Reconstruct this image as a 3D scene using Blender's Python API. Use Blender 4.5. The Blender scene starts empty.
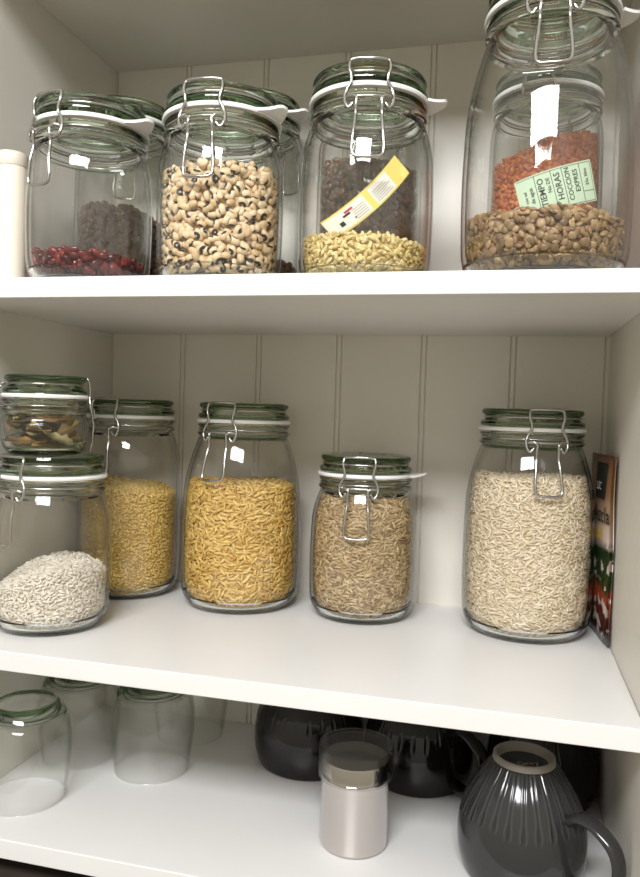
import bpy, math
import numpy as np
from mathutils import Matrix, Vector
PI = math.pi
C = bpy.context.scene.collection
rng = np.random.default_rng(7)

# ------------------------------------------------------------------ helpers
def tag(o, label=None, cat=None, group=None, kind=None):
    if label: o['label'] = label
    if cat: o['category'] = cat
    if group: o['group'] = group
    if kind: o['kind'] = kind
    return o

def mesh_obj(name, V, F, mat, parent=None, smooth=True, attrs=None, sharp=None):
    me = bpy.data.meshes.new(name)
    V = np.asarray(V, dtype=np.float64)
    if isinstance(F, np.ndarray):
        F = F.astype(int).tolist()
    me.from_pydata(V.tolist(), [], F)
    if attrs:
        for k, (typ, arr) in attrs.items():
            a = me.attributes.new(k, typ, 'POINT')
            a.data.foreach_set('vector' if typ == 'FLOAT_VECTOR' else 'value', np.asarray(arr, dtype=np.float32).ravel())
    if smooth:
        me.polygons.foreach_set('use_smooth', [True] * len(me.polygons))
        if sharp: me.set_sharp_from_angle(angle=math.radians(sharp))
    me.materials.append(mat)
    me.update()
    o = bpy.data.objects.new(name, me)
    C.objects.link(o)
    o.parent = parent
    return o

def empty(name, loc, rz=0.0):
    o = bpy.data.objects.new(name, None)
    o.empty_display_size = .01
    C.objects.link(o)
    o.location = loc
    o.rotation_euler = (0, 0, rz)
    return o

class MB:
    """collects raw pieces that together are ONE object"""
    def __init__(s): s.V = []; s.F = []; s.n = 0
    def add(s, V, F):
        V = np.asarray(V, float)
        s.V.append(V); s.F += [[i + s.n for i in f] for f in F]; s.n += len(V)
        return s
    def box(s, a, b, bev=0.0):
        x0, y0, z0 = a; x1, y1, z1 = b
        if bev <= 0:
            V = [(x, y, z) for z in (z0, z1) for y in (y0, y1) for x in (x0, x1)]
            F = [(0, 2, 3, 1), (4, 5, 7, 6), (0, 1, 5, 4), (2, 6, 7, 3), (0, 4, 6, 2), (1, 3, 7, 5)]
            return s.add(V, F)
        import bmesh
        bm = bmesh.new(); bmesh.ops.create_cube(bm, size=1)
        for v in bm.verts:
            v.co = Vector(((x0 + x1) / 2 + v.co.x * (x1 - x0), (y0 + y1) / 2 + v.co.y * (y1 - y0), (z0 + z1) / 2 + v.co.z * (z1 - z0)))
        bmesh.ops.bevel(bm, geom=list(bm.edges), offset=bev, segments=3, affect='EDGES', profile=.5)
        bm.verts.index_update()
        V = [v.co[:] for v in bm.verts]; F = [[v.index for v in f.verts] for f in bm.faces]; bm.free()
        return s.add(V, F)
    def lathe(s, prof, n=96, closed=False, c=(0, 0)):
        V, F = lathe(prof, n, closed); V = V + np.array([c[0], c[1], 0]); return s.add(V, F)
    def tube(s, pts, r, closed=False, n=8):
        V, F = tube(pts, r, closed, n); return s.add(V, F)
    def build(s, name, mat, parent=None, **k):
        return mesh_obj(name, np.vstack(s.V), s.F, mat, parent, **k)

def lathe(prof, n=96, closed=False):
    """profile (r,z) list revolved about z; r=0 ends become poles"""
    V = []; F = []; rings = []
    A = np.linspace(0, 2 * PI, n, endpoint=False)
    for r, z in prof:
        if r < 1e-7:
            rings.append((len(V), 1)); V.append((0, 0, z))
        else:
            rings.append((len(V), n)); V += [(r * math.cos(a), r * math.sin(a), z) for a in A]
    m = len(prof)
    for i in range(m if closed else m - 1):
        (a, na), (b, nb) = rings[i], rings[(i + 1) % m]
        for k in range(n):
            k2 = (k + 1) % n
            if na == 1 and nb == 1: break
            if na == 1: F.append((a, b + k2, b + k))
            elif nb == 1: F.append((a + k, a + k2, b))
            else: F.append((a + k, a + k2, b + k2, b + k))
    return np.array(V, float), F

def catmull(pts, per=6, closed=False):
    P = np.array(pts, float); n = len(P); out = []
    rngi = range(n) if closed else range(n - 1)
    for i in rngi:
        p1, p2 = P[i], P[(i + 1) % n]
        p0 = P[(i - 1) % n] if closed or i > 0 else 2 * p1 - p2
        p3 = P[(i + 2) % n] if closed or i + 2 < n else 2 * p2 - p1
        for t in np.arange(per) / per:
            out.append(.5 * ((2 * p1) + (-p0 + p2) * t + (2 * p0 - 5 * p1 + 4 * p2 - p3) * t * t + (-p0 + 3 * p1 - 3 * p2 + p3) * t ** 3))
    if not closed: out.append(P[-1])
    return np.array(out)

def tube(pts, r, closed=False, n=8):
    P = np.array(pts, float); m = len(P)
    T = np.roll(P, -1, 0) - np.roll(P, 1, 0)
    if not closed: T[0] = P[1] - P[0]; T[-1] = P[-1] - P[-2]
    T /= np.linalg.norm(T, axis=1)[:, None] + 1e-12
    N = np.cross(T[0], (0, 0, 1)); 
    if np.linalg.norm(N) < .1: N = np.cross(T[0], (1, 0, 0))
    N /= np.linalg.norm(N)
    V = []; F = []
    A = np.linspace(0, 2 * PI, n, endpoint=False)
    rr = r if hasattr(r, '__len__') else [r] * m
    for i in range(m):
        N = N - T[i] * (N @ T[i]); N /= np.linalg.norm(N) + 1e-12
        B = np.cross(T[i], N)
        for a in A: V.append(P[i] + rr[i] * (math.cos(a) * N + math.sin(a) * B))
    for i in range(m if closed else m - 1):
        j = (i + 1) % m
        for k in range(n):
            k2 = (k + 1) % n
            F.append((i * n + k, i * n + k2, j * n + k2, j * n + k))
    if not closed:
        F.append(tuple(range(n))[::-1]); F.append(tuple((m - 1) * n + k for k in range(n)))
    return np.array(V), F

# ------------------------------------------------------------------ materials
def srgb(r, g, b):
    f = lambda c: (c / 255 / 12.92) if c / 255 <= .04045 else ((c / 255 + .055) / 1.055) ** 2.4
    return (f(r), f(g), f(b), 1)

def new_mat(name):
    m = bpy.data.materials.new(name); m.use_nodes = True
    return m, m.node_tree.nodes, m.node_tree.links, m.node_tree.nodes['Principled BSDF']

def plain(name, col, rough=.5, metal=0., noise=0., nscale=40, bump=0., bscale=200, spec=.5, coat=0., aniso=0.):
    m, N, L, b = new_mat(name)
    b.inputs['Base Color'].default_value = col
    b.inputs['Roughness'].default_value = rough
    b.inputs['Metallic'].default_value = metal
    b.inputs['Specular IOR Level'].default_value = spec
    b.inputs['Coat Weight'].default_value = coat
    tc = N.new('ShaderNodeTexCoord')
    if noise:
        t = N.new('ShaderNodeTexNoise'); t.inputs['Scale'].default_value = nscale; t.inputs['Detail'].default_value = 4
        r = N.new('ShaderNodeMixRGB'); r.blend_type = 'MULTIPLY'; r.inputs[0].default_value = noise
        r.inputs[1].default_value = col
        L.new(tc.outputs['Object'], t.inputs['Vector']); L.new(t.outputs['Fac'], r.inputs[2]); L.new(r.outputs[0], b.inputs['Base Color'])
    if bump:
        t = N.new('ShaderNodeTexNoise'); t.inputs['Scale'].default_value = bscale; t.inputs['Detail'].default_value = 3
        u = N.new('ShaderNodeBump'); u.inputs['Strength'].default_value = bump; u.inputs['Distance'].default_value = .001
        L.new(tc.outputs['Object'], t.inputs['Vector']); L.new(t.outputs['Fac'], u.inputs['Height']); L.new(u.outputs[0], b.inputs['Normal'])
    return m

def glass(name, col=(.99, .995, .99, 1), rough=0.0, ior=1.46, dens=0, vcol=(.52, .72, .44, 1)):
    m, N, L, b = new_mat(name)
    b.inputs['Base Color'].default_value = col
    b.inputs['Roughness'].default_value = rough
    b.inputs['Transmission Weight'].default_value = 1
    b.inputs['IOR'].default_value = ior
    if dens:
        va = N.new('ShaderNodeVolumeAbsorption'); va.inputs['Density'].default_value = dens; va.inputs['Color'].default_value = vcol
        L.new(va.outputs[0], N['Material Output'].inputs['Volume'])
    return m

def clear(name, tint=(.996, .998, .994), edge=(.10, .13, .10), power=5.0, refl=1.0):
    """clear wall: straight-through glass that reflects by Fresnel and absorbs more where the path through it is long"""
    m, N, L, b = new_mat(name)
    N.remove(b); out = N['Material Output']
    tr = N.new('ShaderNodeBsdfTransparent'); gl = N.new('ShaderNodeBsdfGlossy'); gl.inputs['Roughness'].default_value = .015
    gl.inputs['Color'].default_value = (refl, refl, refl, 1)
    lw = N.new('ShaderNodeLayerWeight'); lw.inputs['Blend'].default_value = .5
    pw = N.new('ShaderNodeMath'); pw.operation = 'POWER'; pw.inputs[1].default_value = power
    mx = N.new('ShaderNodeMixRGB'); mx.inputs[1].default_value = (*tint, 1); mx.inputs[2].default_value = (*edge, 1)
    L.new(lw.outputs['Facing'], pw.inputs[0]); L.new(pw.outputs[0], mx.inputs[0]); L.new(mx.outputs[0], tr.inputs['Color'])
    fr = N.new('ShaderNodeFresnel'); fr.inputs['IOR'].default_value = 1.45
    geo = N.new('ShaderNodeNewGeometry')
    # same Fresnel on both faces of the wall
    ng = N.new('ShaderNodeMath'); ng.operation = 'MULTIPLY_ADD'; ng.inputs[1].default_value = 1 / 1.45 - 1.45; ng.inputs[2].default_value = 1.45
    L.new(geo.outputs['Backfacing'], ng.inputs[0]); 
    ms = N.new('ShaderNodeMixShader')
    L.new(fr.outputs[0], ms.inputs[0]); L.new(tr.outputs[0], ms.inputs[1]); L.new(gl.outputs[0], ms.inputs[2])
    # Fresnel node inverts the IOR itself on back faces; feeding 1/IOR there undoes that
    inv = N.new('ShaderNodeMath'); inv.operation = 'MAXIMUM'; inv.inputs[1].default_value = 1 / 1.45
    L.new(ng.outputs[0], inv.inputs[0]); L.new(inv.outputs[0], fr.inputs['IOR'])
    L.new(ms.outputs[0], out.inputs['Surface'])
    return m

def grain_mat(name, cols, rough=.5, eye=None, crease=None, nscale=300, spec=.5, nmix=.25):
    """cols: ramp of colours picked per grain by the attribute rnd"""
    m, N, L, b = new_mat(name)
    at = N.new('ShaderNodeAttribute'); at.attribute_name = 'rnd'
    rp = N.new('ShaderNodeValToRGB'); cr = rp.color_ramp
    while len(cr.elements) < len(cols): cr.elements.new(.5)
    for i, c in enumerate(cols):
        cr.elements[i].position = i / (len(cols) - 1); cr.elements[i].color = srgb(*c)
    L.new(at.outputs['Fac'], rp.inputs[0])
    no = N.new('ShaderNodeTexNoise'); no.inputs['Scale'].default_value = nscale; no.inputs['Detail'].default_value = 3
    tc = N.new('ShaderNodeTexCoord'); L.new(tc.outputs['Object'], no.inputs['Vector'])
    mr = N.new('ShaderNodeMapRange'); mr.inputs['From Min'].default_value = .3; mr.inputs['From Max'].default_value = .7
    mr.inputs['To Min'].default_value = 1 - nmix; mr.inputs['To Max'].default_value = 1.0
    L.new(no.outputs['Fac'], mr.inputs['Value'])
    mu = N.new('ShaderNodeMixRGB'); mu.blend_type = 'MULTIPLY'; mu.inputs[0].default_value = 1
    L.new(rp.outputs[0], mu.inputs[1]); L.new(mr.outputs[0], mu.inputs[2])
    last = mu.outputs[0]
    if eye:  # black eye with a pale hilum on the concave side of each bean
        gl = N.new('ShaderNodeAttribute'); gl.attribute_name = 'loc'
        for (rad, soft, col) in eye:
            vm = N.new('ShaderNodeVectorMath'); vm.operation = 'SUBTRACT'; vm.inputs[1].default_value = (0, -.78, 0)
            sc = N.new('ShaderNodeVectorMath'); sc.operation = 'MULTIPLY'; sc.inputs[1].default_value = (rad[0], rad[1], rad[2])
            ln = N.new('ShaderNodeVectorMath'); ln.operation = 'LENGTH'
            L.new(gl.outputs['Vector'], vm.inputs[0]); L.new(vm.outputs[0], sc.inputs[0]); L.new(sc.outputs[0], ln.inputs[0])
            q = N.new('ShaderNodeMapRange'); q.inputs['From Min'].default_value = 1 + soft; q.inputs['From Max'].default_value = 1 - soft
            L.new(ln.outputs['Value'], q.inputs['Value'])
            mm = N.new('ShaderNodeMixRGB'); mm.inputs[2].default_value = srgb(*col)
            L.new(q.outputs[0], mm.inputs[0]); L.new(last, mm.inputs[1]); last = mm.outputs[0]
    L.new(last, b.inputs['Base Color'])
    b.inputs['Roughness'].default_value = rough
    b.inputs['Specular IOR Level'].default_value = spec
    return m

M = {}
M['laminate'] = plain('white_laminate', (.80, .79, .772, 1), rough=.33, noise=.06, nscale=14, bump=.05, bscale=900)
M['edge'] = M['laminate']
M['panel'] = plain('painted_panel', (.77, .735, .66, 1), rough=.5, noise=.08, nscale=9, bump=.08, bscale=500)
M['side'] = plain('side_laminate', (.74, .71, .64, 1), rough=.42, noise=.06, nscale=8, bump=.05, bscale=700)
M['counter'] = plain('dark_wood', srgb(78, 68, 62), rough=.45, noise=.5, nscale=30)
M['jar'] = clear('jar_glass')
M['heavy'] = glass('heavy_jar_glass', dens=9)
M['lidglass'] = glass('lid_glass', dens=38)
M['tumbler'] = clear('tumbler_glass', tint=(.994, .997, .992), edge=(.40, .44, .38), power=5)
M['rubber'] = plain('white_rubber', (.86, .86, .84, 1), rough=.45)
M['wire'] = plain('steel_wire', (.50, .49, .47, 1), rough=.16, metal=1)
M['steel'] = plain('polished_steel', (.60, .565, .54, 1), rough=.07, metal=1, bump=.02, bscale=60)
M['plastic'] = clear('clear_plastic', tint=(.93, .93, .92), edge=(.45, .45, .43), power=2, refl=1.0)
M['cream'] = plain('cream_canister', srgb(226, 217, 200), rough=.55)
M['paper'] = plain('white_paper', srgb(240, 236, 226), rough=.7)
M['yellow'] = plain('yellow_paper', srgb(232, 214, 110), rough=.7)
M['greenpaper'] = plain('green_paper', srgb(182, 202, 174), rough=.7)
M['ink'] = plain('black_ink', srgb(28, 28, 26), rough=.7)
M['greyink'] = plain('grey_ink', srgb(140, 138, 130), rough=.7)
M['redink'] = plain('red_ink', srgb(196, 70, 80), rough=.7)
M['mug'] = None

# ------------------------------------------------------------------ the setting
XL, XR, D = -.0886, .4514, .272
ZC, ZT, ZM, ZL, TH = .4021, .1219, -.1732, -.3256, .0157

def structure(name, V, F, mat, **k):
    return tag(mesh_obj(name, V, F, mat, **k), kind='structure')

# back panel: vertical boards with a pair of fine grooves at every joint
xs = [XL - .02]; ys = [0.]
for i in range(-1, 7):
    c = i * .09
    for s in (-.0026, .0026):
        g = c + s
        if XL - .018 < g < XR + .018:
            xs += [g - .0009, g - .0002, g + .0002, g + .0009]; ys += [0, .0018, .0018, 0]
xs.append(XR + .02); ys.append(0.)
o_ = np.argsort(xs, kind='stable'); xs = np.array(xs)[o_]; ys = np.array(ys)[o_]
n = len(xs)
V = [(x, D + y, z) for z in (-.46, .60) for x, y in zip(xs, ys)] + [(x, D + .012, z) for z in (-.46, .60) for x in xs]
F = [(i, i + 1, n + i + 1, n + i) for i in range(n - 1)] + [(2 * n + i + 1, 2 * n + i, 3 * n + i, 3 * n + i + 1) for i in range(n - 1)]
structure('wall_back', V, F, M['panel'], smooth=False)
structure('wall_left', *(lambda m: (np.vstack(m.V), m.F))(MB().box((XL - .018, 0, -.46), (XL, D, .60), .0006)), M['side'], smooth=False)
structure('wall_right', *(lambda m: (np.vstack(m.V), m.F))(MB().box((XR, 0, -.46), (XR + .018, D, .60), .0006)), M['side'], smooth=False)
structure('ceiling', *(lambda m: (np.vstack(m.V), m.F))(MB().box((XL, 0, ZC), (XR, D, ZC + .018), .0008)), M['side'], smooth=False)
for nm, z, lab in [('shelf', ZT, 'white laminate shelf at eye height carrying the bean and lentil jars'),
                   ('shelf', ZM, 'white laminate shelf carrying the rice and pasta jars, the packet at its end'),
                   ('shelf', ZL, 'white laminate shelf carrying upturned tumblers, mugs and a steel shaker')]:
    o = MB().box((XL + .0003, .0, z - TH), (XR - .0003, D - .0004, z), .0008).build(nm, M['laminate'], None, smooth=False)
    tag(o, lab, 'shelf')
cb = MB().box((-.6, -.03, ZL - TH - .040), (1.0, D - .002, ZL - TH - .022), .002)
tag(cb.build('countertop', M['counter'], None, smooth=False), kind='structure')

# ------------------------------------------------------------------ jars
GT = .0030                     # glass wall
def shoulder(R, RN, H):
    zn = H - .034
    return zn, zn - min((.010 + 3.2 * (R - RN)) * (1.3 if H > .207 else 1.2 if R > .054 else 1.), max(.0085, zn - .045))
def outer_r(R, RN, H, z):
    """outer radius of a jar body at height z"""
    zn, zs = shoulder(R, RN, H)
    if z < .024:
        t = max(0., z) / .024
        return .985 * R * (.76 + .24 * math.sin(PI / 2 * (t ** .55)))
    if z < zs: return R * (1 - .015 * (2 * (z - .024) / (zs - .024) - 1) ** 2)
    if z < zn:
        t = (zn - z) / (zn - zs)
        return RN - .001 + (.985 * R - RN + .001) * math.sin(PI / 2 * t) ** .9
    return RN - .001
def inner_r(R, RN, H, z):
    if z < .005: z = .005
    zz = z - .004 if z < .03 else z
    return outer_r(R, RN, H, max(0, zz)) - GT

def jar_profiles(R, RN, H):
    zn, zs = shoulder(R, RN, H)
    o = [(0, .0022), (.55 * R, .0018), (.70 * R, .0002), (.76 * R, 0)]
    o += [(outer_r(R, RN, H, z), z) for z in (.0006, .002, .0045, .008, .012, .017, .022, .030)]
    lo_ = min(.045, .0245 + .5 * (zs - .0245))
    o = [q for q in o if q[1] < lo_]
    o += [(outer_r(R, RN, H, z), z) for z in np.linspace(lo_, zs, 9)]
    o += [(outer_r(R, RN, H, zs + (zn - zs) * t), zs + (zn - zs) * t) for t in (.1, .2, .3, .4, .5, .6, .7, .8, .9, .97)]
    o += [(RN - .0012, zn + .0008), (RN + .0008, zn + .0024), (RN + .0010, zn + .0040), (RN - .0006, zn + .0054), (RN - .0026, zn + .0064),
          (RN - .0028, zn + .0080), (RN - .0010, zn + .0092), (RN + .0006, zn + .0104), (RN + .0006, zn + .0122), (RN - .0004, zn + .0129)]
    i = [(RN - .0060, zn + .0129), (RN - .0068, zn + .0118), (RN - .0068, zn + .002)]
    i += [(min(RN - .0055, 9) if t > .96 else inner_r(R, RN, H, zs + (zn - zs) * t), zs + (zn - zs) * t) for t in (.9, .8, .7, .6, .5, .4, .3, .2, .1)]
    i += [(inner_r(R, RN, H, z), z) for z in np.linspace(zs, lo_ + (.004 if lo_ > .04 else .0005), 9)]
    i += [(inner_r(R, RN, H, z), z) for z in (.034, .027, .022, .017, .012, .009, .007, .0055) if z < lo_]
    i += [(.62 * R, .0050), (0, .0058)]
    return o, i, zn

def two_glass(o, heavy):
    """the thick rim and heel of a vessel get the heavy, refracting glass"""
    me = o.data; me.materials.append(M['heavy'])
    for p_ in me.polygons:
        if heavy(p_.center.z): p_.material_index = 1
def make_lid(RN, H, parent):
    a = RN; z = H
    pr = [(0, z - .0030), (a - .012, z - .0024), (a - .006, z - .0008), (a - .0030, z), (a - .0012, z - .0008), (a - .0004, z - .0028), (a - .0012, z - .0052),
          (a - .0042, z - .0068), (a - .0046, z - .0088), (a - .0020, z - .0104), (a + .0002, z - .0116), (a + .0005, z - .0140), (a - .0002, z - .0158),
          (a - .0055, z - .0160), (a - .0085, z - .0166), (a - .0085, z - .0205), (a - .0105, z - .0215), (a - .0120, z - .0195), (a - .0125, z - .0120), (a - .017, z - .0085), (0, z - .0072)]
    pr = np.array(pr)[::-1]
    m = MB(); m.lathe([tuple(p) for p in pr], 112)
    return m.build('lid', M['lidglass'], parent, sharp=40)

def P(t, r, z, ang=0):      # tangential, radial, z -> local xyz with outward = -y rotated by ang
    return (t, -math.sqrt(max(r * r - t * t, 1e-9)), z)

def make_jar(name, x, y, z0, R, RN, H, clip, label, tabang=None, wire=.0013, k=1.08, lever_out=0.0):
    """clip: direction (radians, about z) the clasp faces; 0 = towards the front"""
    root = empty(name, (x, y, z0), clip)
    tag(root, label, 'jar')
    o, i, zn = jar_profiles(R, RN, H)
    m = MB(); m.lathe(o + i, 128)
    body = m.build('glass_body', M['jar'], root, sharp=60)
    two_glass(body, lambda z: z < .012 or z > zn - .0012)
    # neck and heel: thick glass with true refraction
    make_lid(RN, H, root)
    # rubber seal with pull tab
    s = MB()
    zt = H - .0184
    s.lathe([(RN + .0016, zt - .0016), (RN + .0022, zt), (RN + .0016, zt + .0016), (RN - .005, zt + .0017), (RN - .005, zt - .0017)], 112, closed=True)
    if tabang is not None:
        a = tabang - clip
        n_ = 8; tv = []; tf = []
        for j in range(n_ + 1):
            u = j / n_
            rr = RN + .0005 + u * .0150
            w = .0105 * (1 - u) ** 1.4 + .0052 + .0012 * math.sin(PI * u)
            if j == n_: w = .0030
            zz = zt + .0035 * u * u
            for (dw, dz) in ((-w, -.0011), (w, -.0011), (w, .0011), (-w, .0011)):
                cx, cy = rr, dw
                tv.append((math.sin(a) * cx + math.cos(a) * cy, -math.cos(a) * cx + math.sin(a) * cy, zz + dz))
        for j in range(n_):
            for q in range(4):
                tf.append((4 * j + q, 4 * j + (q + 1) % 4, 4 * j + 4 + (q + 1) % 4, 4 * j + 4 + q))
        tf += [(3, 2, 1, 0), (4 * n_, 4 * n_ + 1, 4 * n_ + 2, 4 * n_ + 3)]
        s.add(tv, tf)
    s.build('rubber_seal', M['rubber'], root, sharp=35)
    # wires
    w = wire
    b = MB()
    A = np.linspace(0, 2 * PI, 72, endpoint=False)
    rn = RN - .0020 + w
    b.tube([(rn * math.sin(t), -rn * math.cos(t), zn + .0072) for t in A], w * .8, True, 6)
    b.build('neck_wire', M['wire'], root)
    b = MB()
    rl = RN - .0040 + w
    b.tube([(rl * math.sin(t), -rl * math.cos(t), H - .0079) for t in A], w * .8, True, 6)
    b.build('lid_wire', M['wire'], root)
    # bail: wavy loop from the pivots up over the lid rim
    zp = zn + .0035
    half = [(.0105, RN + .0055, zp - .0030), (.0135, RN + .0062, zp - .0068), (.0160, RN + .0060, zp - .0035), (.0166, RN + .0050, zp + .002), (.0150, RN + .0038, zp + .0075),
            (.0124, RN + .0034, zp + .0125), (.0126, RN + .0036, zp + .0175), (.0138, RN + .0034, zp + .0220), (.0138, RN + .0026, zp + .0260), (.0130, RN + .0014, zp + .0288), (.0108, RN + .0010, zp + .0298)]
    half = [(a_ * k, r_, z_) for a_, r_, z_ in half]
    top = [(.006 * k, RN + .0010, zp + .0300), (0, RN + .0010, zp + .0300)]
    L_ = half + top; full = L_ + [(-a_, r_, z_) for a_, r_, z_ in L_[:-1]][::-1]
    b = MB(); b.tube(catmull([P(*q) for q in full], 5), w, False, 8)
    b.build('bail', M['wire'], root)
    # lever: crossbar with eyes, then the long U hanging down the shoulder
    def ro(z, e=.0030): return max(outer_r(R, RN, H, z), RN + .001) + e + w + lever_out * max(0, (zn - z)) 
    lv = [(.0160 * k, RN + .0045, zp + .0005), (.0120 * k, RN + .0060, zp + .0020), (.0085 * k, RN + .0068, zp - .0005), (.0088 * k, RN + .0070, zp - .0055)]
    for zz, tt in ((-.0110, .0088), (-.0200, .0096), (-.0290, .0104), (-.0360, .0106), (-.0402, .0086)):
        lv.append((tt * k, ro(zp + zz * k), zp + zz * k))
    lv.append((0, ro(zp - .0410 * k), zp - .0410 * k))
    full = lv + [(-a_, r_, z_) for a_, r_, z_ in lv[:-1]][::-1]
    b = MB(); b.tube(catmull([P(*q) for q in full], 5), w, False, 8)
    b.tube([P(t, RN + .0052, zp + .0012) for t in np.linspace(-.0160 * k, .0160 * k, 9)], w * .9, False, 8)
    b.build('lever', M['wire'], root)
    # hinge at the back
    b = MB()
    for s_ in (-1, 1):
        pts = [(s_ * .012, RN + .0015, zn + .0065), (s_ * .013, RN + .0055, zn + .0075), (s_ * .0125, RN + .0075, zn + .0125), (s_ * .011, RN + .0065, zn + .018), (s_ * .0115, RN + .0050, zn + .0235), (s_ * .013, RN + .0005, zn + .0262)]
        b.tube(catmull([(t, math.sqrt(r * r - t * t), z) for t, r, z in pts], 5), w, False, 8)
    b.tube([(t, RN + .0070, zn + .0125) for t in (-.0125, -.006, 0, .006, .0125)], w, False, 8)
    b.build('hinge', M['wire'], root)
    return root

# ------------------------------------------------------------------ grains
def ellipsoid(nr, ns, shape=None):
    V = [(0, 0, 1)]
    for i in range(1, nr):
        p = PI * i / nr
        for j in range(ns):
            a = 2 * PI * j / ns
            V.append((math.sin(p) * math.cos(a), math.sin(p) * math.sin(a), math.cos(p)))
    V.append((0, 0, -1)); V = np.array(V)
    F = [(0, 1 + j, 1 + (j + 1) % ns) for j in range(ns)]
    for i in range(nr - 2):
        for j in range(ns):
            a = 1 + i * ns + j; b = 1 + i * ns + (j + 1) % ns
            F.append((a, a + ns, b + ns, b))
    e = len(V) - 1; s = 1 + (nr - 2) * ns
    F += [(e, s + (j + 1) % ns, s + j) for j in range(ns)]
    V = V[:, [2, 0, 1]]          # long axis -> x
    # (x long, y wide, z thick)
    return V, F

def template(kind):
    if kind == 'rice':
        V, F = ellipsoid(6, 6); loc = V.copy(); V = V.copy()
        V[:, 1:] *= (1 - .25 * (V[:, :1] ** 2)); V[:, 2] += .10 * V[:, 0] ** 2
    elif kind == 'round':
        V, F = ellipsoid(5, 7); loc = V.copy()
    elif kind == 'barley':
        V, F = ellipsoid(7, 8); loc = V.copy(); V = V.copy()
        d = np.exp(-(V[:, 1] / .25) ** 2) * (V[:, 2] > 0); V[:, 2] -= .35 * d * (1 - V[:, 0] ** 2)
    elif kind == 'bean':
        V, F = ellipsoid(9, 12); loc = V.copy(); V = V.copy()
        V[:, 1] += .22 * V[:, 0] ** 2 - .07
        V[:, 1] += .16 * np.exp(-(V[:, 0] / .3) ** 2) * (loc[:, 1] < 0) * (-loc[:, 1])
    elif kind == 'lens':
        V, F = ellipsoid(8, 10); V = V[:, [1, 2, 0]]; loc = V.copy()   # disc axis -> z
        F = [f[::-1] for f in F]; F = [f[::-1] for f in F]
    return V, F, loc

def inside(jar):
    x, y, z0, R, RN, H = jar
    q = [p_ for p_ in jar_profiles(R, RN, H)[1] if p_[0] > .55 * R][::-1]
    zz = np.maximum.accumulate([p_[1] for p_ in q]); rr = [p_[0] for p_ in q]
    return lambda z: float(np.interp(z, zz, rr))

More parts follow.
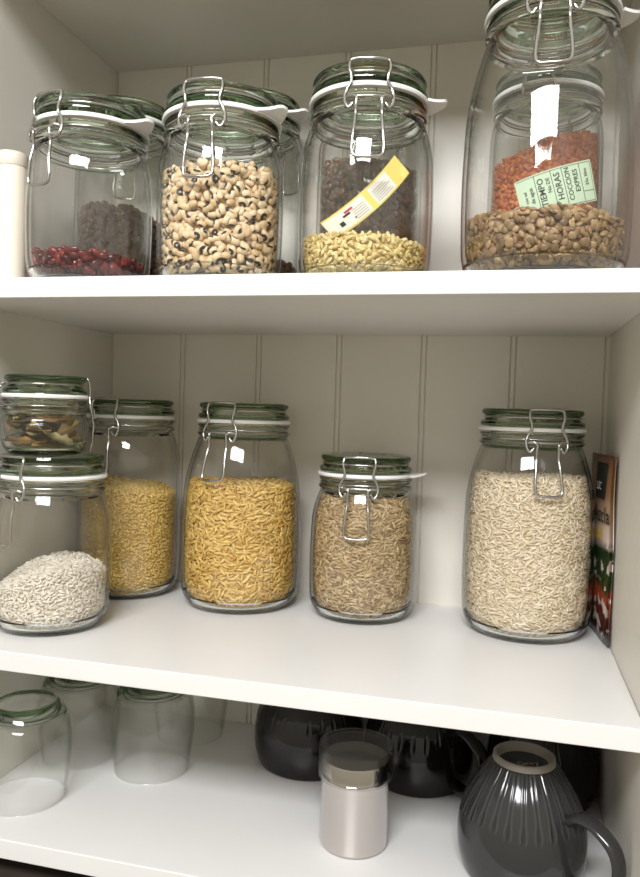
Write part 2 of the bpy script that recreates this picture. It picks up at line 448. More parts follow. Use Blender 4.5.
def fill(name, jar, kind, size, top, mat, label, cat, layers=2, dens=1.25, seed=1, tilt=.25, cloud=1, arc=None, gap=.0006, flat=.0):
    """grain size = (half length, half width, half thickness); top = f(x,y) local height"""
    r = np.random.default_rng(seed)
    x, y, z0, R, RN, H = jar; rin = inside(jar)
    TV, TF, TL = template(kind); a, b, c = size
    zb = .0062
    ztop = max(top(R * math.cos(t), R * math.sin(t)) for t in np.linspace(0, 6.28, 24)) + .002
    area = 4 * a * b * .80
    pos = []; nor = []
    # the skin against the glass
    for ly in range(layers):
        cell = math.sqrt(area / dens); 
        nz = max(2, int((ztop - zb) / cell)); nt = int(2 * PI * R / cell)
        for iz in range(nz + 1):
            for it in range(nt):
                z = zb + (iz + r.uniform(0, 1)) * (ztop - zb) / nz
                t = 2 * PI * (it + r.uniform(0, 1)) / nt
                rr = rin(z)
                if arc is not None:
                    dd = (t - arc[0] + PI) % (2 * PI) - PI
                    if abs(dd) > arc[1]: continue
                d = c * (.9 + r.uniform(0, .7)) + gap + ly * c * 1.5
                px, py = (rr - d) * math.cos(t), (rr - d) * math.sin(t)
                if z > top(px, py) - c * .6: continue
                # heel: normal tilts down
                dz = .002; sl = (rin(z + dz) - rin(z)) / dz
                nn = np.array([math.cos(t), math.sin(t), -sl * .9]); nn /= np.linalg.norm(nn)
                pos.append((px, py, max(z, zb + c * .6))); nor.append(nn)
    # the free surface
    cell = math.sqrt(area / dens)
    for ly in range(layers):
        g = np.arange(-R, R, cell)
        for gx in g:
            for gy in g:
                px, py = gx + r.uniform(0, cell), gy + r.uniform(0, cell)
                h = top(px, py) - ly * c * 1.2 + r.uniform(-.5, .8) * c
                if h < zb: continue
                if math.hypot(px, py) > rin(h) - c - gap: continue
                nn = np.array([r.normal(0, .3), r.normal(0, .3), 1]); nn /= np.linalg.norm(nn)
                pos.append((px, py, h)); nor.append(nn)
    pos = np.array(pos); nor = np.array(nor); n = len(pos)
    nor = nor + r.normal(0, tilt, nor.shape); nor /= np.linalg.norm(nor, axis=1)[:, None]
    u = r.normal(size=(n, 3))
    if flat: u[:, 2] *= (1 - flat)
    u -= nor * (u * nor).sum(1)[:, None]; u /= np.linalg.norm(u, axis=1)[:, None]
    w = np.cross(nor, u)
    s = r.normal(1, .10, (n, 1)).clip(.75, 1.3); s3 = np.hstack([s * r.normal(1, .06, (n, 1)), s, s])
    sgn = r.choice([-1., 1.], (n, 1))
    loc = TV[None] * (np.array(size) * s3)[:, None, :]
    V = pos[:, None] + loc[:, :, :1] * u[:, None] + loc[:, :, 1:2] * (w)[:, None] + loc[:, :, 2:] * nor[:, None]
    V = V.reshape(-1, 3)
    V[:, 2] = np.maximum(V[:, 2], .0060)
    zz = np.linspace(.005, H, 400); rt = np.array([rin(q) for q in zz])
    lim = np.interp(V[:, 2], zz, rt) - .0004
    rad = np.hypot(V[:, 0], V[:, 1]); f = np.minimum(1, lim / np.maximum(rad, 1e-9)); V[:, 0] *= f; V[:, 1] *= f
    k = len(TV); Fn = []
    offs = np.arange(n) * k
    for f_ in TF: Fn.append(None)
    faces = []
    tri = [f_ for f_ in TF if len(f_) == 3]; quad = [f_ for f_ in TF if len(f_) == 4]
    for grp in (tri, quad):
        if grp: faces += (np.array(grp)[None] + offs[:, None, None]).reshape(-1, len(grp[0])).tolist()
    rnd = np.repeat(r.uniform(0, 1, n), k)
    locs = np.tile(TL, (n, 1))
    # core behind the skin
    core = max(c * 2.0, .8 * b) + (.0008 if kind == 'lens' else 0); ins = core * 1.3 + gap
    nt = 48; cv = []; cf = []
    zs_ = np.concatenate([np.linspace(zb + .0004, .03, 8), np.linspace(.032, ztop, 12)[0:]]) if ztop > .034 else np.linspace(zb + .0004, ztop, 8)
    for z in zs_:
        for j in range(nt):
            t = 2 * PI * j / nt; rr = max(rin(z) - ins, .004)
            h = top(rr * math.cos(t), rr * math.sin(t)) - core * .8
            rr = min(rr, max(rin(max(min(z, h), zb)) - ins, .004))
            cv.append((rr * math.cos(t), rr * math.sin(t), min(z, h)))
    m_ = len(zs_)
    for i in range(m_ - 1):
        for j in range(nt):
            cf.append((i * nt + j, i * nt + (j + 1) % nt, (i + 1) * nt + (j + 1) % nt, (i + 1) * nt + j))
    # top cap rings
    base = (m_ - 1) * nt
    for q in (.75, .5, .25):
        st = len(cv)
        for j in range(nt):
            X, Y, _ = cv[(m_ - 1) * nt + j]; X *= q; Y *= q
            cv.append((X, Y, top(X, Y) - core * .8))
        for j in range(nt): cf.append((base + j, base + (j + 1) % nt, st + (j + 1) % nt, st + j))
        base = st
    cf.append(tuple(base + j for j in range(nt))); cf.append(tuple(range(nt))[::-1])
    cv = np.array(cv); cv[:, 2] = np.maximum(cv[:, 2], zb + .0002)
    faces += [[i + len(V) for i in f_] for f_ in cf]
    V = np.vstack([V, cv]); rnd = np.concatenate([rnd, np.full(len(cv), .3)]); locs = np.vstack([locs, np.tile((0, 9, 0), (len(cv), 1))])
    o = mesh_obj(name, V, faces, mat, None, attrs={'rnd': ('FLOAT', rnd), 'loc': ('FLOAT_VECTOR', locs)})
    o.location = (x, y, z0)
    tag(o, label, cat, kind='stuff')
    return o

def flat_top(h0, ax=0, ay=0, wav=.0008, ph=0.):
    return lambda x, y: h0 + ax * x + ay * y + wav * (math.sin(90 * x + ph) + math.sin(110 * y + 2 + ph))

RN = .0455
JARS = dict(
 A=(.0972, .2100, ZM, .0605, .0455, .2039), B=(.2239, .2118, ZM, .0525, .0446, .1569), C_=(.3790, .2110, ZM, .0592, .0463, .2058),
 D=(-.0317, .2150, ZM, .0535, .0450, .2047), E=(-.0352, .0796, ZM, .0520, .0450, .1528), F=(-.0440, .0796, ZM + .1529, .0382, .0352, .0695),
 G=(.0104, .0575, ZT, .0510, .0455, .1465), H=(.1263, .0600, ZT, .0505, .0455, .1474), I=(.2415, .0791, ZT, .0530, .0452, .1616),
 J=(.3771, .0605, ZT, .0598, .0455, .2075), K=(-.0360, .2000, ZT, .0500, .0455, .2050), L=(.1028, .2000, ZT, .0500, .0455, .2021),
 M=(.2200, .2030, ZT, .0500, .0455, .2040), N=(.3804, .1900, ZT, .0490, .0455, .2000))
R_ = math.radians
mats = {
 'rice': grain_mat('white_rice', [(206, 186, 150), (232, 214, 184), (244, 230, 206), (224, 205, 172)], .55),
 'rice2': grain_mat('short_rice', [(216, 204, 184), (240, 230, 214), (250, 242, 228), (230, 219, 200)], .55),
 'brown': grain_mat('brown_rice', [(140, 112, 76), (190, 162, 118), (214, 190, 148), (176, 146, 104)], .5),
 'orzo': grain_mat('orzo_pasta', [(196, 150, 70), (222, 182, 96), (236, 204, 124), (214, 172, 88)], .45),
 'cous': grain_mat('couscous', [(196, 156, 74), (230, 194, 108), (242, 212, 134), (216, 178, 92)], .6),
 'kidney': grain_mat('kidney_beans', [(58, 12, 14), (96, 24, 24), (124, 40, 34), (74, 16, 20)], .22, nmix=.15),
 'peas': grain_mat('black_eyed_peas', [(204, 172, 128), (226, 198, 156), (236, 214, 178), (216, 184, 140)], .4,
         eye=[((1.6, 1.45, .9), .12, (22, 20, 22)), ((4.6, 3.2, 3.4), .2, (214, 198, 168))], nmix=.15),
 'barley': grain_mat('barley_grains', [(204, 176, 104), (226, 202, 136), (238, 220, 160), (214, 186, 116)], .5),
 'lentil': grain_mat('brown_lentils', [(104, 80, 50), (146, 118, 80), (184, 152, 110), (122, 98, 60), (160, 120, 86)], .45),
 'redlentil': grain_mat('red_lentils', [(206, 98, 38), (232, 126, 56), (242, 148, 78), (220, 110, 46)], .5),
 'pinto': grain_mat('brown_beans', [(88, 60, 40), (116, 84, 58), (136, 102, 74), (100, 72, 50)], .35),
 'dark': grain_mat('dark_beans', [(66, 40, 30), (92, 60, 44), (108, 74, 54), (80, 52, 38)], .35),
}
def jar(key, clip, label, **k):
    return make_jar('clip_top_jar', *JARS[key][:6], R_(clip), label, **k)

jar('A', -9, 'tall clip-top glass jar filled with yellow orzo pasta on the middle shelf')
jar('B', 3, 'squat clip-top glass jar full of brown rice, its rubber tab to the right', tabang=R_(92))
jar('C_', 14, 'large clip-top glass jar of white rice beside the printed packet')
jar('D', -7, 'tall clip-top glass jar of couscous in the back corner, behind the bay leaf jar')
jar('E', -14, 'squat clip-top glass jar with a low mound of short white rice, carrying a small jar')
jar('F', 122, 'small clip-top glass jar of dried bay leaves stacked on the squat rice jar', wire=.0010, k=.62)
jar('G', -15, 'clip-top glass jar with a thin layer of dark red kidney beans', tabang=R_(80))
jar('H', 3, 'clip-top glass jar full of black-eyed peas, its white tab pointing right', tabang=R_(72))
jar('I', 11, 'clip-top glass jar of pale barley with a curled yellow label inside', tabang=R_(98))
jar('J', 0, 'largest clip-top glass jar, one quarter full of brown lentils with a green label', tabang=R_(100))
jar('K', -150, 'clip-top glass jar standing behind the kidney bean jar in the corner')
jar('L', 150, 'clip-top glass jar with a little brown beans, behind the black-eyed peas jar', tabang=R_(75))
jar('M', 170, 'clip-top glass jar of dark brown beans standing behind the barley jar')
jar('N', 170, 'clip-top glass jar of orange lentils standing behind the largest jar')

fill('orzo', JARS['A'], 'rice', (.0046, .00145, .0012), flat_top(.1225, -.02), mats['orzo'], 'yellow orzo pasta filling the tall middle-shelf jar', 'pasta', dens=1.15, seed=1, flat=.45)
fill('brown_rice', JARS['B'], 'rice', (.0037, .0011, .0009), flat_top(.1175), mats['brown'], 'brown rice filling the squat jar in the middle of the shelf', 'rice', dens=1.1, seed=2, flat=.45)
fill('white_rice', JARS['C_'], 'rice', (.0036, .0010, .0009), flat_top(.1440, .01), mats['rice'], 'long white rice filling the large jar beside the packet', 'rice', dens=1.1, seed=3, flat=.45)
fill('couscous', JARS['D'], 'round', (.0013, .0012, .0011), flat_top(.1130, -.16, .0), mats['cous'], 'yellow couscous filling the jar in the back corner', 'couscous', dens=1.0, layers=1, seed=4, arc=(R_(-80), R_(100)))
def mound(x, y):
    return .0300 + .70 * x + .16 * y if x < .022 else .0300 + .70 * .022 + .16 * y - .1 * (x - .022)
def mound2(x, y):
    u = x * .86 + y * .5
    return .0560 - (6 * (u - .016) ** 2 if u < .016 else 9 * (u - .016) ** 2) + .0006 * math.sin(300 * x)
fill('short_rice', JARS['E'], 'rice', (.0025, .0011, .0010), mound2, mats['rice2'], 'short white rice heaped in the squat jar under the small jar', 'rice', dens=1.1, seed=5, flat=.45)
fill('kidney_beans', JARS['G'], 'bean', (.0052, .0032, .0027), flat_top(.0235, -.05), mats['kidney'], 'dark red kidney beans in the bottom of the end jar', 'beans', dens=1.1, seed=6, tilt=.35)
fill('black_eyed_peas', JARS['H'], 'bean', (.0044, .0032, .0028), flat_top(.0865), mats['peas'], 'cream black-eyed peas filling the jar with the tab to the right', 'beans', dens=1.15, seed=7, tilt=.35, layers=3)
fill('barley', JARS['I'], 'barley', (.0033, .0017, .0014), flat_top(.0345, -.06), mats['barley'], 'pale yellow barley grains in the bottom of the jar with the curled label', 'grain', dens=1.1, seed=8, tilt=.5, layers=3)
fill('brown_lentils', JARS['J'], 'lens', (.0031, .0031, .0013), flat_top(.0410, -.03), mats['lentil'], 'brown lentils in the bottom of the largest jar', 'lentils', dens=1.5, seed=9, tilt=.5, layers=3)
fill('dark_beans', JARS['K'], 'bean', (.0052, .0036, .0032), lambda x, y: .098 - max(0, x - .022) * 1.3 + .0015 * math.sin(150 * x + 90 * y), mats['dark'], 'dark brown beans seen through the kidney bean jar', 'beans', dens=1.1, seed=10, tilt=.35)
fill('brown_beans', JARS['L'], 'bean', (.0050, .0036, .0032), flat_top(.0420), mats['pinto'], 'brown beans low in the jar behind the black-eyed peas', 'beans', dens=1.1, seed=11, tilt=.35)
fill('brown_beans', JARS['M'], 'bean', (.0052, .0036, .0032), flat_top(.1310, -.1), mats['pinto'], 'dark brown beans seen through the barley jar', 'beans', dens=1.1, seed=12, tilt=.35)
fill('orange_lentils', JARS['N'], 'round', (.0026, .0022, .0013), flat_top(.1350, .30), mats['redlentil'], 'orange split lentils seen through the largest jar', 'lentils', dens=1.1, layers=2, seed=13, tilt=.5, arc=(R_(-90), R_(110)))

# ------------------------------------------------------------------ bay leaves in the small jar
def leaf_mesh(kind, r):
    n, m = 12, 6
    Lh = r.uniform(.014, .024); Wd = Lh * r.uniform(.42, .6); c1 = r.uniform(-.35, .35); c2 = r.uniform(-.5, .5)
    cut = r.uniform(.55, 1.0)
    V = []; F = []
    for side in (1, -1):
        for i in range(n + 1):
            u = -1 + 2 * cut * i / n
            w = Wd * max(0.0, (1 - u * u)) ** .7 * (1 + .08 * math.sin(9 * u + c1 * 7)) + .00005
            for j in range(m + 1):
                v = -1 + 2 * j / m
                z = c1 * Lh * u * u + c2 * Wd * v * v * .7 + .0006 * math.sin(7 * u + 4 * v)
                V.append((Lh * u, w * v, z + side * .00012))
    k = (n + 1) * (m + 1)
    for s in range(2):
        for i in range(n):
            for j in range(m):
                q = [s * k + i * (m + 1) + j, s * k + (i + 1) * (m + 1) + j, s * k + (i + 1) * (m + 1) + j + 1, s * k + i * (m + 1) + j + 1]
                F.append(q if s == 0 else q[::-1])
    return V, F
leafmats = [plain('bay_leaf_%s' % nme, srgb(*c), rough=.5, noise=.35, nscale=120) for nme, c in
            (('olive', (158, 146, 88)), ('brown', (132, 102, 62)), ('pale', (196, 184, 130)), ('ochre', (190, 150, 84)), ('dark', (96, 82, 54)))]
def place_leaves():
    x, y, z0, R, RN_, H = JARS['F']; rin = inside(JARS['F'])
    r = np.random.default_rng(21)
    N_ = 46
    for i in range(N_):
        V, F = leaf_mesh(0, r); V = np.array(V)
        z = .0085 + .0285 * i / N_
        ang = r.uniform(0, 2 * PI); rad = r.uniform(.012, .030) if i % 3 else r.uniform(0, .012)
        if i % 2: ang = r.uniform(-PI, 0)
        Rm = (Matrix.Rotation(r.uniform(0, 2 * PI), 3, 'Z') @ Matrix.Rotation(r.normal(0, .28), 3, 'X') @ Matrix.Rotation(r.normal(0, .25), 3, 'Y'))
        V = V @ np.array(Rm).T + np.array([rad * math.cos(ang), rad * math.sin(ang), z])
        V[:, 2] = np.clip(V[:, 2], .0066 + .0002 * r.uniform(0, 1), H - .028)
        # leaves press against and follow the glass
        for q in range(len(V)):
            lim = rin(V[q, 2]) - .0009; rr = math.hypot(V[q, 0], V[q, 1])
            if rr > lim:
                over = rr - lim; V[q, 0] *= lim / rr; V[q, 1] *= lim / rr
                V[q, 2] = min(V[q, 2] + .45 * over, H - .028)
                lim2 = rin(V[q, 2]) - .0009; rr = math.hypot(V[q, 0], V[q, 1])
                if rr > lim2: V[q, 0] *= lim2 / rr; V[q, 1] *= lim2 / rr
        o = mesh_obj('bay_leaf', V, F, leafmats[i % 5 if i % 4 else r.integers(0, 5)], None)
        o.location = (x, y, z0)
        tag(o, 'dried bay leaf packed flat inside the small clip-top jar', 'leaf', 'bay leaves in the small jar')
place_leaves()

# ------------------------------------------------------------------ paper labels inside jars
def text_mesh(body, size, align='CENTER'):
    cu = bpy.data.curves.new('t', 'FONT'); cu.body = body; cu.size = size; cu.align_x = align; cu.align_y = 'CENTER'; cu.resolution_u = 2; cu.offset = size * .012
    o = bpy.data.objects.new('t', cu); C.objects.link(o)
    dg = bpy.context.evaluated_depsgraph_get(); me = bpy.data.meshes.new_from_object(o.evaluated_get(dg))
    import bmesh
    bm = bmesh.new(); bm.from_mesh(me); bmesh.ops.triangulate(bm, faces=bm.faces)
    bm.verts.index_update()
    V = np.array([v.co[:] for v in bm.verts]); F = [[v.index for v in f.verts] for f in bm.faces]; bm.free()
    bpy.data.objects.remove(o); bpy.data.curves.remove(cu); bpy.data.meshes.remove(me)
    return V, F

def rect(u0, v0, u1, v1, n=10):
    V = []; F = []
    for j in range(2):
        for i in range(n + 1): V.append((u0 + (u1 - u0) * i / n, (v0, v1)[j], 0))
    for i in range(n): F.append((i, i + 1, n + 2 + i, n + 1 + i))
    return V, F

def sheet_map(f, V, off):
    V = np.array(V, float); out = []
    for u, v, _ in V:
        p = np.array(f(u, v)); e = 1e-4
        nrm = np.cross(np.array(f(u + e, v)) - p, np.array(f(u, v + e)) - p); nrm /= np.linalg.norm(nrm)
        out.append(p + nrm * off)
    return out

def sheet(name, f, W, Hh, mat, parent=None, th=.00012, n=24, m=6):
    V = []; F = []
    for s in (th, -th):
        V += sheet_map(f, [(-W / 2 + W * i / n, -Hh / 2 + Hh * j / m, 0) for i in range(n + 1) for j in range(m + 1)], s)
    k = (n + 1) * (m + 1)
    for s in range(2):
        for i in range(n):
            for j in range(m):
                q = [s * k + i * (m + 1) + j, s * k + (i + 1) * (m + 1) + j, s * k + (i + 1) * (m + 1) + j + 1, s * k + i * (m + 1) + j + 1]
                F.append(q if s == 0 else q[::-1])
    return mesh_obj(name, V, F, mat, parent)

# green label propped in the lentils (largest jar): bent round the glass, camera side
jx, jy, jz, jR, _, _ = JARS['J']
def green(u, v):
    # u along the strip, v across; follows a cylinder inside the jar and leans up to the right
    a = R_(16); uu = u * math.cos(a) - v * math.sin(a); vv = u * math.sin(a) + v * math.cos(a)
    rad = .0500 ; t = uu / rad + R_(7)
    return (rad * math.sin(t), -rad * math.cos(t), .0550 + vv)
GW, GH = .052, .027
g = sheet('paper_label', green, GW, GH, M['greenpaper'])
g.location = (jx, jy, jz)
tag(g, 'green paper label with black cooking-time print, propped on the brown lentils', 'label')
mb = MB()
def put(V, F, off=.0003): mb.add(sheet_map(green, V, off), F)
for u in (-.0130, -.0022, .0050, .0168): put(*rect(u - .00018, -GH / 2 + .001, u + .00018, GH / 2 - .001, 1))
for v in (GH / 2 - .0011, -GH / 2 + .0008): put(*rect(-GW / 2 + .001, v - .00015, GW / 2 - .001, v + .00015, 12))
put(*rect(.0168, -.0062, .0246, -.0059, 4)); put(*rect(GW / 2 - .0012, -GH / 2 + .001, GW / 2 - .0009, GH / 2 - .001, 1))
def vtext(s, size, u, v):
    V, F = text_mesh(s, size); V = V[:, [1, 0, 2]] * np.array([-1, 1, 1]) + np.array([u, v, 0]); put(V, F)
vtext('TIEMPO', .0056, -.0096, .0000); vtext('No DE', .0036, -.0048, .0035)
vtext('HORAS', .0056, .0014, .0010); vtext('COCCION', .0046, .0082, .0008); vtext('EXPRES', .0046, .0134, .0020); vtext('25a 30m', .0032, .0206, .0030)
vtext('de agua', .0036, -.0165, .0); vtext('con sal', .0030, -.0205, .0)
ink = mb.build('print', M['ink'], g, smooth=False)

# curled yellow and white label in the barley jar
ix, iy, iz, iR, _, _ = JARS['I']
def curl(u, v):
    a = R_(43)
    bow = -6.0 * (u ** 2)
    lx = u * math.cos(a) + bow * .55 - v * math.sin(a) * .85; lz = u * math.sin(a) - bow * .30 + v * math.cos(a) * .85
    ly = -.0300 - .35 * v + 2.5 * u * u + .10 * u
    return (lx + .0085, ly, lz + .0630)
YW, YH = .074, .0185
yl = sheet('paper_label', curl, YW, YH, M['yellow'])
yl.location = (ix, iy, iz)
tag(yl, 'curled white paper label with yellow border, stuck in the barley', 'label')
mb = MB()
def put2(V, F, off=.0003): mb.add(sheet_map(curl, V, off), F)
put2(*rect(-YW / 2 + .0005, -YH / 2 + .0016, -.0020, YH / 2 - .0016, 14)); put2(*rect(.0030, -YH / 2 + .0016, .0225, YH / 2 - .0016, 12))
mb.build('white_field', M['paper'], yl, smooth=False)
mb = MB()
for j in range(6):
    v = -YH / 2 + .0030 + j * .0018
    put2(*rect(.0045, v, .0205 - .002 * (j % 3), v + .0005, 8), off=.0005)
for j in range(5):
    v = -YH / 2 + .0035 + j * .0020
    put2(*rect(-.0150, v, -.0040, v + .0004, 8), off=.0005)
mb.build('print', M['greyink'], yl, smooth=False)
mb = MB(); put2(*rect(-.0275, -.0040, -.0240, -.0002, 4), off=.0005); put2(*rect(-.0225, .0015, -.0165, .0032, 4), off=.0005); put2(*rect(-.0160, -.0045, -.0148, -.0030, 2), off=.0005)
mb.build('symbol', M['ink'], yl, smooth=False)
mb = MB(); put2(*rect(-.0200, .0038, -.0130, .0056, 4), off=.0006)
mb.build('red_mark', M['redink'], yl, smooth=False)

# ------------------------------------------------------------------ printed packet beside the rice jar
def packet():
    root = empty('seed_packet', (XR - .0072, .2110, ZM), R_(7.4))
    tag(root, 'slim printed food packet standing between the white rice jar and the side wall', 'packet')
    Wp, Hp = .078, .165
    n, m = 10, 24
    def surf(u, v, s):         # u along depth, v up, s side (-1 faces the room)
        f = (1 - (2 * u) ** 4) * (1 - (2 * v - 1) ** 6)
        return (s * .0022 * max(f, 0) + s * .0005 - .0008 * (v) + .0006 * math.sin(9 * v + 5 * u), u * Wp, .0015 + v * Hp)
    V = []; F = []
    for s in (-1, 1):
        for i in range(n + 1):
            for j in range(m + 1): V.append(surf(-.5 + i / n, j / m, s))
    k = (n + 1) * (m + 1)
    for s in range(2):
        for i in range(n):
            for j in range(m):
                q = [s * k + i * (m + 1) + j, s * k + (i + 1) * (m + 1) + j, s * k + (i + 1) * (m + 1) + j + 1, s * k + i * (m + 1) + j + 1]
                F.append(q[::-1] if s == 0 else q)
    for i in range(n):
        for j in (0, m):
            q = [i * (m + 1) + j, (i + 1) * (m + 1) + j, k + (i + 1) * (m + 1) + j, k + i * (m + 1) + j]; F.append(q)
    for j in range(m):
        for i in (0, n):
            q = [i * (m + 1) + j, i * (m + 1) + j + 1, k + i * (m + 1) + j + 1, k + i * (m + 1) + j]; F.append(q)
    mat, N, L, b = new_mat('packet_print')
    tc = N.new('ShaderNodeTexCoord'); sp = N.new('ShaderNodeSeparateXYZ'); L.new(tc.outputs['Object'], sp.inputs[0])
    mr = N.new('ShaderNodeMapRange'); mr.inputs['From Max'].default_value = Hp; L.new(sp.outputs['Z'], mr.inputs['Value'])
    rp = N.new('ShaderNodeValToRGB'); e = rp.color_ramp
    for i in range(4): e.elements.new(.5)
    for i, (p_, c_) in enumerate([(0, (208, 196, 186)), (.30, (214, 200, 190)), (.55, (224, 206, 198)), (.68, (196, 168, 140)), (.80, (150, 112, 80)), (1, (124, 84, 58))]):
        e.elements[i].position = p_; e.elements[i].color = srgb(*c_)
    L.new(mr.outputs[0], rp.inputs[0])
    no = N.new('ShaderNodeTexNoise'); no.inputs['Scale'].default_value = 90; no.inputs['Detail'].default_value = 5; L.new(tc.outputs['Object'], no.inputs['Vector'])
    vo = N.new('ShaderNodeTexNoise'); vo.inputs['Scale'].default_value = 75; vo.inputs['Detail'].default_value = 3; L.new(tc.outputs['Object'], vo.inputs['Vector'])
    # illustration: green clump over dark red and orange pods
    r2 = N.new('ShaderNodeValToRGB'); e = r2.color_ramp
    for i in range(3): e.elements.new(.5)
    for i, (p_, c_) in enumerate([(0, (36, 22, 18)), (.25, (96, 34, 24)), (.42, (176, 70, 40)), (.52, (44, 66, 30)), (1, (24, 48, 24))]):
        e.elements[i].position = p_; e.elements[i].color = srgb(*c_)
    m2 = N.new('ShaderNodeMath'); m2.operation = 'MULTIPLY_ADD'; m2.inputs[1].default_value = 1.9; m2.inputs[2].default_value = -.08
    L.new(mr.outputs[0], m2.inputs[0])
    m3 = N.new('ShaderNodeMath'); m3.operation = 'MULTIPLY_ADD'; m3.inputs[1].default_value = .5; L.new(no.outputs['Fac'], m3.inputs[0]); 
    m4 = N.new('ShaderNodeMath'); m4.operation = 'SUBTRACT'; m4.inputs[1].default_value = .25; L.new(m3.outputs[0], m4.inputs[0]); L.new(m2.outputs[0], m3.inputs[2]); L.new(m4.outputs[0], r2.inputs[0])
    # mask of the illustration
    mk = N.new('ShaderNodeMapRange'); mk.inputs['From Min'].default_value = .56; mk.inputs['From Max'].default_value = .50; L.new(mr.outputs[0], mk.inputs['Value'])
    mv = N.new('ShaderNodeMapRange'); mv.inputs['From Min'].default_value = .42; mv.inputs['From Max'].default_value = .45; L.new(vo.outputs['Fac'], mv.inputs['Value'])
    mm = N.new('ShaderNodeMath'); mm.operation = 'MULTIPLY'; L.new(mk.outputs[0], mm.inputs[0]); L.new(mv.outputs[0], mm.inputs[1])
    mx = N.new('ShaderNodeMixRGB'); L.new(mm.outputs[0], mx.inputs[0]); L.new(rp.outputs[0], mx.inputs[1]); L.new(r2.outputs[0], mx.inputs[2])
    L.new(mx.outputs[0], b.inputs['Base Color']); b.inputs['Roughness'].default_value = .3
    mesh_obj('pouch', V, F, mat, root)
    def face(V2, off=.0009):      # (y, z) print laid on the room side; reads from the room
        out = []
        for u, v, _ in V2:
            p_ = surf(max(-.5, min(.5, u / Wp)), v / Hp, -1); out.append((p_[0] - off, u, .0015 + v))
        return out
    mb = MB(); mb.add(face(rect(-.020, .126, .014, .158, 10)[0]), rect(-.020, .126, .014, .158, 10)[1])
    mb.build('logo_patch', M['ink'], root, smooth=False)
    def ptxt(s, size, u, v, mt, nm, off=.0013):
        Vt, Ft = text_mesh(s, size); Vt = Vt * np.array([-1, 1, 1]) + np.array([u, v, 0])
        mb = MB(); mb.add(face(Vt, off), Ft); mb.build(nm, mt, root, smooth=False)
    ptxt('LSC', .010, -.003, .137, M['paper'], 'logo_text', .0022)
    ptxt('Mezcla', .0200, -.008, .112, M['ink'], 'title_text')
    ptxt('chili', .0170, -.006, .095, plain('yellow_ink', srgb(222, 190, 60), rough=.5), 'flavour_text')
packet()

# ------------------------------------------------------------------ cream canister at the end of the top shelf
root = empty('canister', (-.0600, .0500, ZT))
tag(root, 'slim cream cylindrical canister beside the kidney bean jar', 'canister')
MB().lathe([(0, .0003), (.0118, .0003), (.0125, .001), (.0125, .1010), (.0121, .1016), (0, .1016)], 64).build('tube', M['cream'], root, sharp=40)
MB().lathe([(0, .1018), (.0124, .1018), (.0128, .1024), (.0128, .1120), (.0122, .1132), (0, .1136)], 64).build('cap', M['cream'], root, sharp=40)

# ------------------------------------------------------------------ upturned tumblers
def tumbler(x, y, label, rz=0):
    Hh = .0870
    root = empty('tumbler', (x, y, ZL), rz)
    tag(root, label, 'glass')
    o = [(.0345, .0004), (.0352, .0010), (.0375, .018), (.0392, .034), (.0399, .048), (.0392, .060), (.0365, .0715), (.0322, .0800), (.0285, .0845), (.0262, .0868), (.0240, .0870), (.0215, .0858), (0, .0848)]
    i = [(0, .0745), (.016, .0748), (.0240, .0762), (.0300, .0745), (.0345, .0690), (.0372, .0600), (.0382, .048), (.0376, .034), (.0360, .018), (.0338, .0010)]
    o = catmull(o, 3); i = catmull(i, 3)
    m = MB(); m.lathe([tuple(p_) for p_ in np.vstack([o, i])], 112, closed=False)
    # close the rim
    V, F = np.vstack(m.V), m.F
    nlast = len(V) - 112
    F = F + [(nlast + k, nlast + (k + 1) % 112, (k + 1) % 112, k) for k in range(112)]
    F = [f[::-1] for f in F]
    F = [f[::-1] for f in F]
    body = mesh_obj('bowl', V, F, M['tumbler'], root, sharp=60)
    two_glass(body, lambda z: z > .0735)
    return root
tumbler(-.0475, .0630, 'clear upturned tumbler nearest the front edge of the bottom shelf')
tumbler(-.0470, .1500, 'clear upturned tumbler against the side panel, behind the frontmost tumbler')
tumbler(.0350, .1460, 'clear upturned tumbler nearest the steel shaker, standing in front of another tumbler')
tumbler(.0380, .2300, 'clear upturned tumbler at the very back, mostly hidden behind another tumbler')

# ------------------------------------------------------------------ mugs
def mug_material(name, c):
    m, N, L, b = new_mat(name)
    at = N.new('ShaderNodeAttribute'); at.attribute_name = 'relief'
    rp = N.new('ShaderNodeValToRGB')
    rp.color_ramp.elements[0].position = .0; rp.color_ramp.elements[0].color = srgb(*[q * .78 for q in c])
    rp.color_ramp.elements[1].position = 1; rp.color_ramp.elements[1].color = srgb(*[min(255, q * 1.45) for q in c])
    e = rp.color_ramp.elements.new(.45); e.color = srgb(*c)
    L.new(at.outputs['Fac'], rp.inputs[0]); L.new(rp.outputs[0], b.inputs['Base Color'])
    b.inputs['Roughness'].default_value = .09
    return m
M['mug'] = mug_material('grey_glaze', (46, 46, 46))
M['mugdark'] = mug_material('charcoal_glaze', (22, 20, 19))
M['ring'] = plain('bare_stoneware', srgb(150, 144, 134), rough=.6, noise=.2, nscale=200)

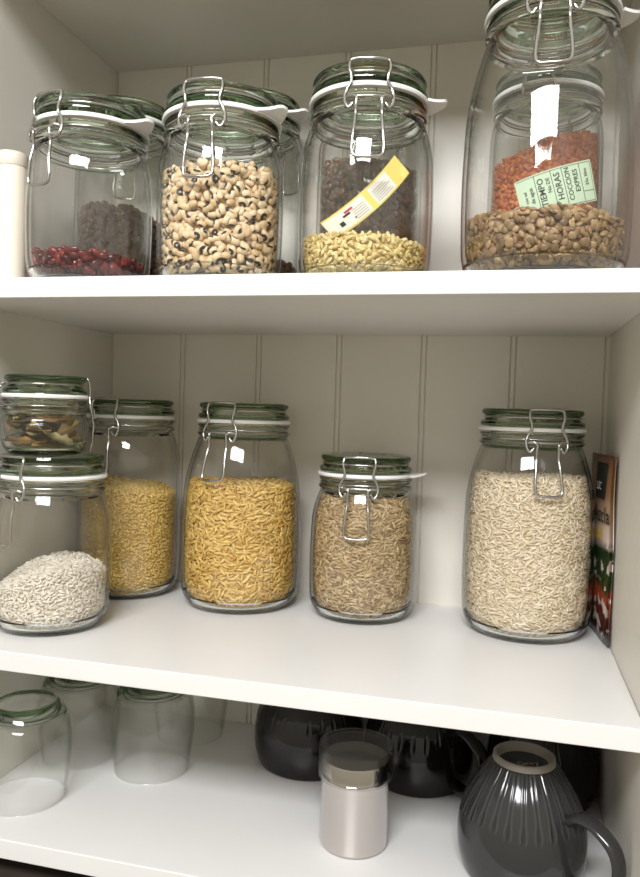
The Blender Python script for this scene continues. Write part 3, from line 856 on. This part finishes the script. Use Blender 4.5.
def make_mug(x, y, mat, label, hang, R=.0550, Hh=.0890, fr=.0250):
    root = empty('mug', (x, y, ZL), 0)
    tag(root, label, 'mug', None)
    prof = [(R - .0085, .0010), (R - .0068, .0), (R - .0050, .0014), (R - .0032, .006), (R - .0008, .016), (R, .027), (R - .0008, .038), (R - .0040, .051), (R - .0096, .063), (R - .0160, .0735), (fr + .0050, .0815), (fr + .0018, .0858)]
    P_ = catmull(prof, 5)
    n = 288; nf = 26
    V = []; rel = []
    for (r, z) in P_:
        for k in range(n):
            a = 2 * PI * k / n
            ph = ((a * nf / (2 * PI)) % 1) - .5          # 0 at flute centre
            d = 0.; tone = .45
            zt0, zt1 = .049 + .0015 * math.sin(a * 5), .0835
            if z > zt0 - .005 and z < .0850:
                # raised line either side of a shallow channel that ends in a drop
                wdt = .15 if z > zt0 + .010 else .15 + .13 * math.cos((z - zt0 - .001) / .009 * PI / 2) ** 2 if z > zt0 - .004 else 0
                arc = abs(ph) * 2 * PI * r / nf / .0034
                edge = max(wdt, .001) * 2.6
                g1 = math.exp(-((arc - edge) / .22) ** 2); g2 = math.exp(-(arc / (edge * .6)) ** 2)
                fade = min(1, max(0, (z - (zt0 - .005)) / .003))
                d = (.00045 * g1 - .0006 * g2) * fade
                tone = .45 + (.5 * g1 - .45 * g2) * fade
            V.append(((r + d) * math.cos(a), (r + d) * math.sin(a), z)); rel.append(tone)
    m = len(P_); F = []
    for i in range(m - 1):
        for k in range(n):
            F.append((i * n + k, i * n + (k + 1) % n, (i + 1) * n + (k + 1) % n, (i + 1) * n + k))
    # recessed base and interior
    ins = [(fr - .0030, .0840), (fr - .0040, .0822), (0, .0818)]
    inn = [(0, .0760), (.018, .0750), (R - .024, .0680), (R - .0115, .0560), (R - .0060, .040), (R - .0046, .025), (R - .0070, .008), (R - .0085, .0010)]
    allv = np.array(V); 
    for pr, link in ((ins, (m - 1) * n), (inn, None)):
        LV, LF = lathe(pr, n); off = len(allv); allv = np.vstack([allv, LV]); rel += [.45] * len(LV)
        F += [tuple(i + off for i in f) for f in LF]
        if link is not None: F += [(link + k, link + (k + 1) % n, off + (k + 1) % n, off + k) for k in range(n)]
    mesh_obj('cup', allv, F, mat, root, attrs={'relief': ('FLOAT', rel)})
    MB().lathe([(fr + .0018, .0859), (fr + .0015, .0898), (fr + .0006, .0906), (fr - .0008, .0905), (fr - .0014, .0893), (fr - .0032, .0840)], 96, closed=True).build('foot_ring', M['ring'], root, sharp=50)
    # handle: C loop in the plane of direction hang
    ca, sa = math.sin(hang), -math.cos(hang)
    hp = [(R - .0070, .0570), (R + .002, .0620), (R + .0150, .0610), (R + .0290, .0510), (R + .0325, .0350), (R + .0260, .0200), (R + .0110, .0115), (R + .0002, .0110), (R - .0045, .0135)]
    pts = catmull([(q * ca, q * sa, z) for q, z in hp], 6)
    # strap cross-section wider than thick
    Vh, Fh = tube(pts, 1.0, False, 14)
    T = np.gradient(pts, axis=0); T /= np.linalg.norm(T, axis=1)[:, None]
    side = np.array([-sa, ca, 0.]); Vh = []
    for i, p_ in enumerate(pts):
        nn = np.cross(T[i], side); nn /= np.linalg.norm(nn)
        for k in range(14):
            a = 2 * PI * k / 14
            Vh.append(p_ + math.cos(a) * side * .0070 + math.sin(a) * nn * .0038)
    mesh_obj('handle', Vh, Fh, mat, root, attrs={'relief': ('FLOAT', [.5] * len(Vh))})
    return root
mg = make_mug(.3795, .0825, M['mug'], 'grey glazed mug upturned at the front of the bottom shelf, foot ring showing', R_(52), R=.0490, fr=.0220)
V, F = text_mesh('Grey', .0085)
a = R_(20); V = V @ np.array(Matrix.Rotation(a, 3, 'Z')).T + np.array([.003, .002, .0823])
mesh_obj('stamp', V, F, M['ring'], mg, smooth=False)
make_mug(.1745, .2120, M['mugdark'], 'dark mug upturned at the back between the tumblers and the steel shaker', R_(150))
make_mug(.2850, .2120, M['mugdark'], 'dark mug upturned at the back between the steel shaker and the large front mug', R_(48), R=.0530)
make_mug(.4000, .2120, M['mugdark'], 'dark mug upturned in the back corner, hidden behind the front mug', R_(170), R=.0510)

# ------------------------------------------------------------------ steel shaker
root = empty('shaker', (.2475, .0812, ZL))
tag(root, 'polished steel shaker with a clear plastic cap in front of the dark mugs', 'shaker')
MB().lathe([(0, .0004), (.0255, .0004), (.0272, .0012), (.0278, .003), (.0278, .0555), (.0282, .0562), (.0282, .0575), (.0276, .0582), (.0272, .0600), (.0272, .0700), (.0268, .0708), (0, .0710)], 112).build('canister', M['steel'], root, sharp=30)
MB().lathe([(.0296, .0560), (.0304, .0564), (.0307, .0600), (.0306, .0800), (.0300, .0812), (.0265, .0814), (.0255, .0806), (0, .0806), (0, .0792), (.0252, .0792), (.0288, .0790), (.0291, .0770), (.0292, .0600), (.0290, .0564)], 112, closed=True).build('cap', M['plastic'], root, sharp=35)

# ------------------------------------------------------------------ camera
cx, cy, cz, yaw, pitch, roll, f = .3575, -.5142, .0255, .2440, -.0371, .0302, 753.1
cyw, syw, cp, sp, cr, sr = math.cos(yaw), math.sin(yaw), math.cos(pitch), math.sin(pitch), math.cos(roll), math.sin(roll)
fwd = Vector((-syw * cp, cyw * cp, sp)); right = Vector((cyw, syw, 0)); up = right.cross(fwd)
r_ = right * cr + up * sr; u_ = -right * sr + up * cr
cam = bpy.data.cameras.new('camera'); cam.sensor_fit = 'HORIZONTAL'; cam.sensor_width = 36; cam.lens = 36 * f / 640; cam.clip_start = .01
co = bpy.data.objects.new('camera', cam); C.objects.link(co)
co.matrix_world = Matrix(((r_.x, u_.x, -fwd.x, cx), (r_.y, u_.y, -fwd.y, cy), (r_.z, u_.z, -fwd.z, cz), (0, 0, 0, 1)))
bpy.context.scene.camera = co

# ------------------------------------------------------------------ light
la = bpy.data.lights.new('ceiling_panel', 'AREA'); la.shape = 'RECTANGLE'; la.size = .75; la.size_y = .30; la.energy = 25; la.color = (.965, .975, 1)
lo = bpy.data.objects.new('ceiling_panel', la); C.objects.link(lo)
lo.location = (.22, -1.10, .83); d_ = Vector((.20, .1, -.1)) - lo.location
lo.rotation_euler = d_.to_track_quat('-Z', 'Y').to_euler()
w = bpy.data.worlds.new('World'); bpy.context.scene.world = w; w.use_nodes = True
bg = w.node_tree.nodes['Background']; bg.inputs['Strength'].default_value = .88
wn, wl = w.node_tree.nodes, w.node_tree.links      # the kitchen around: darker floor side, paler ceiling side
wt = wn.new('ShaderNodeTexCoord'); wsx = wn.new('ShaderNodeSeparateXYZ'); wr = wn.new('ShaderNodeValToRGB')
wm = wn.new('ShaderNodeMapRange'); wm.inputs['From Min'].default_value = -1
wl.new(wt.outputs['Generated'], wsx.inputs[0]); wl.new(wsx.outputs['Z'], wm.inputs['Value']); wl.new(wm.outputs[0], wr.inputs[0]); wl.new(wr.outputs[0], bg.inputs['Color'])
wr.color_ramp.elements[0].color = (.36, .30, .20, 1); wr.color_ramp.elements[1].color = (1.0, .945, .84, 1)
vs = bpy.context.scene.view_settings
vs.view_transform = 'Standard'; vs.look = 'None'; vs.gamma = 1; vs.exposure = 0.0; vs.use_curve_mapping = False
cyc = bpy.context.scene.cycles
cyc.transparent_max_bounces = 48; cyc.max_bounces = 16; cyc.transmission_bounces = 16
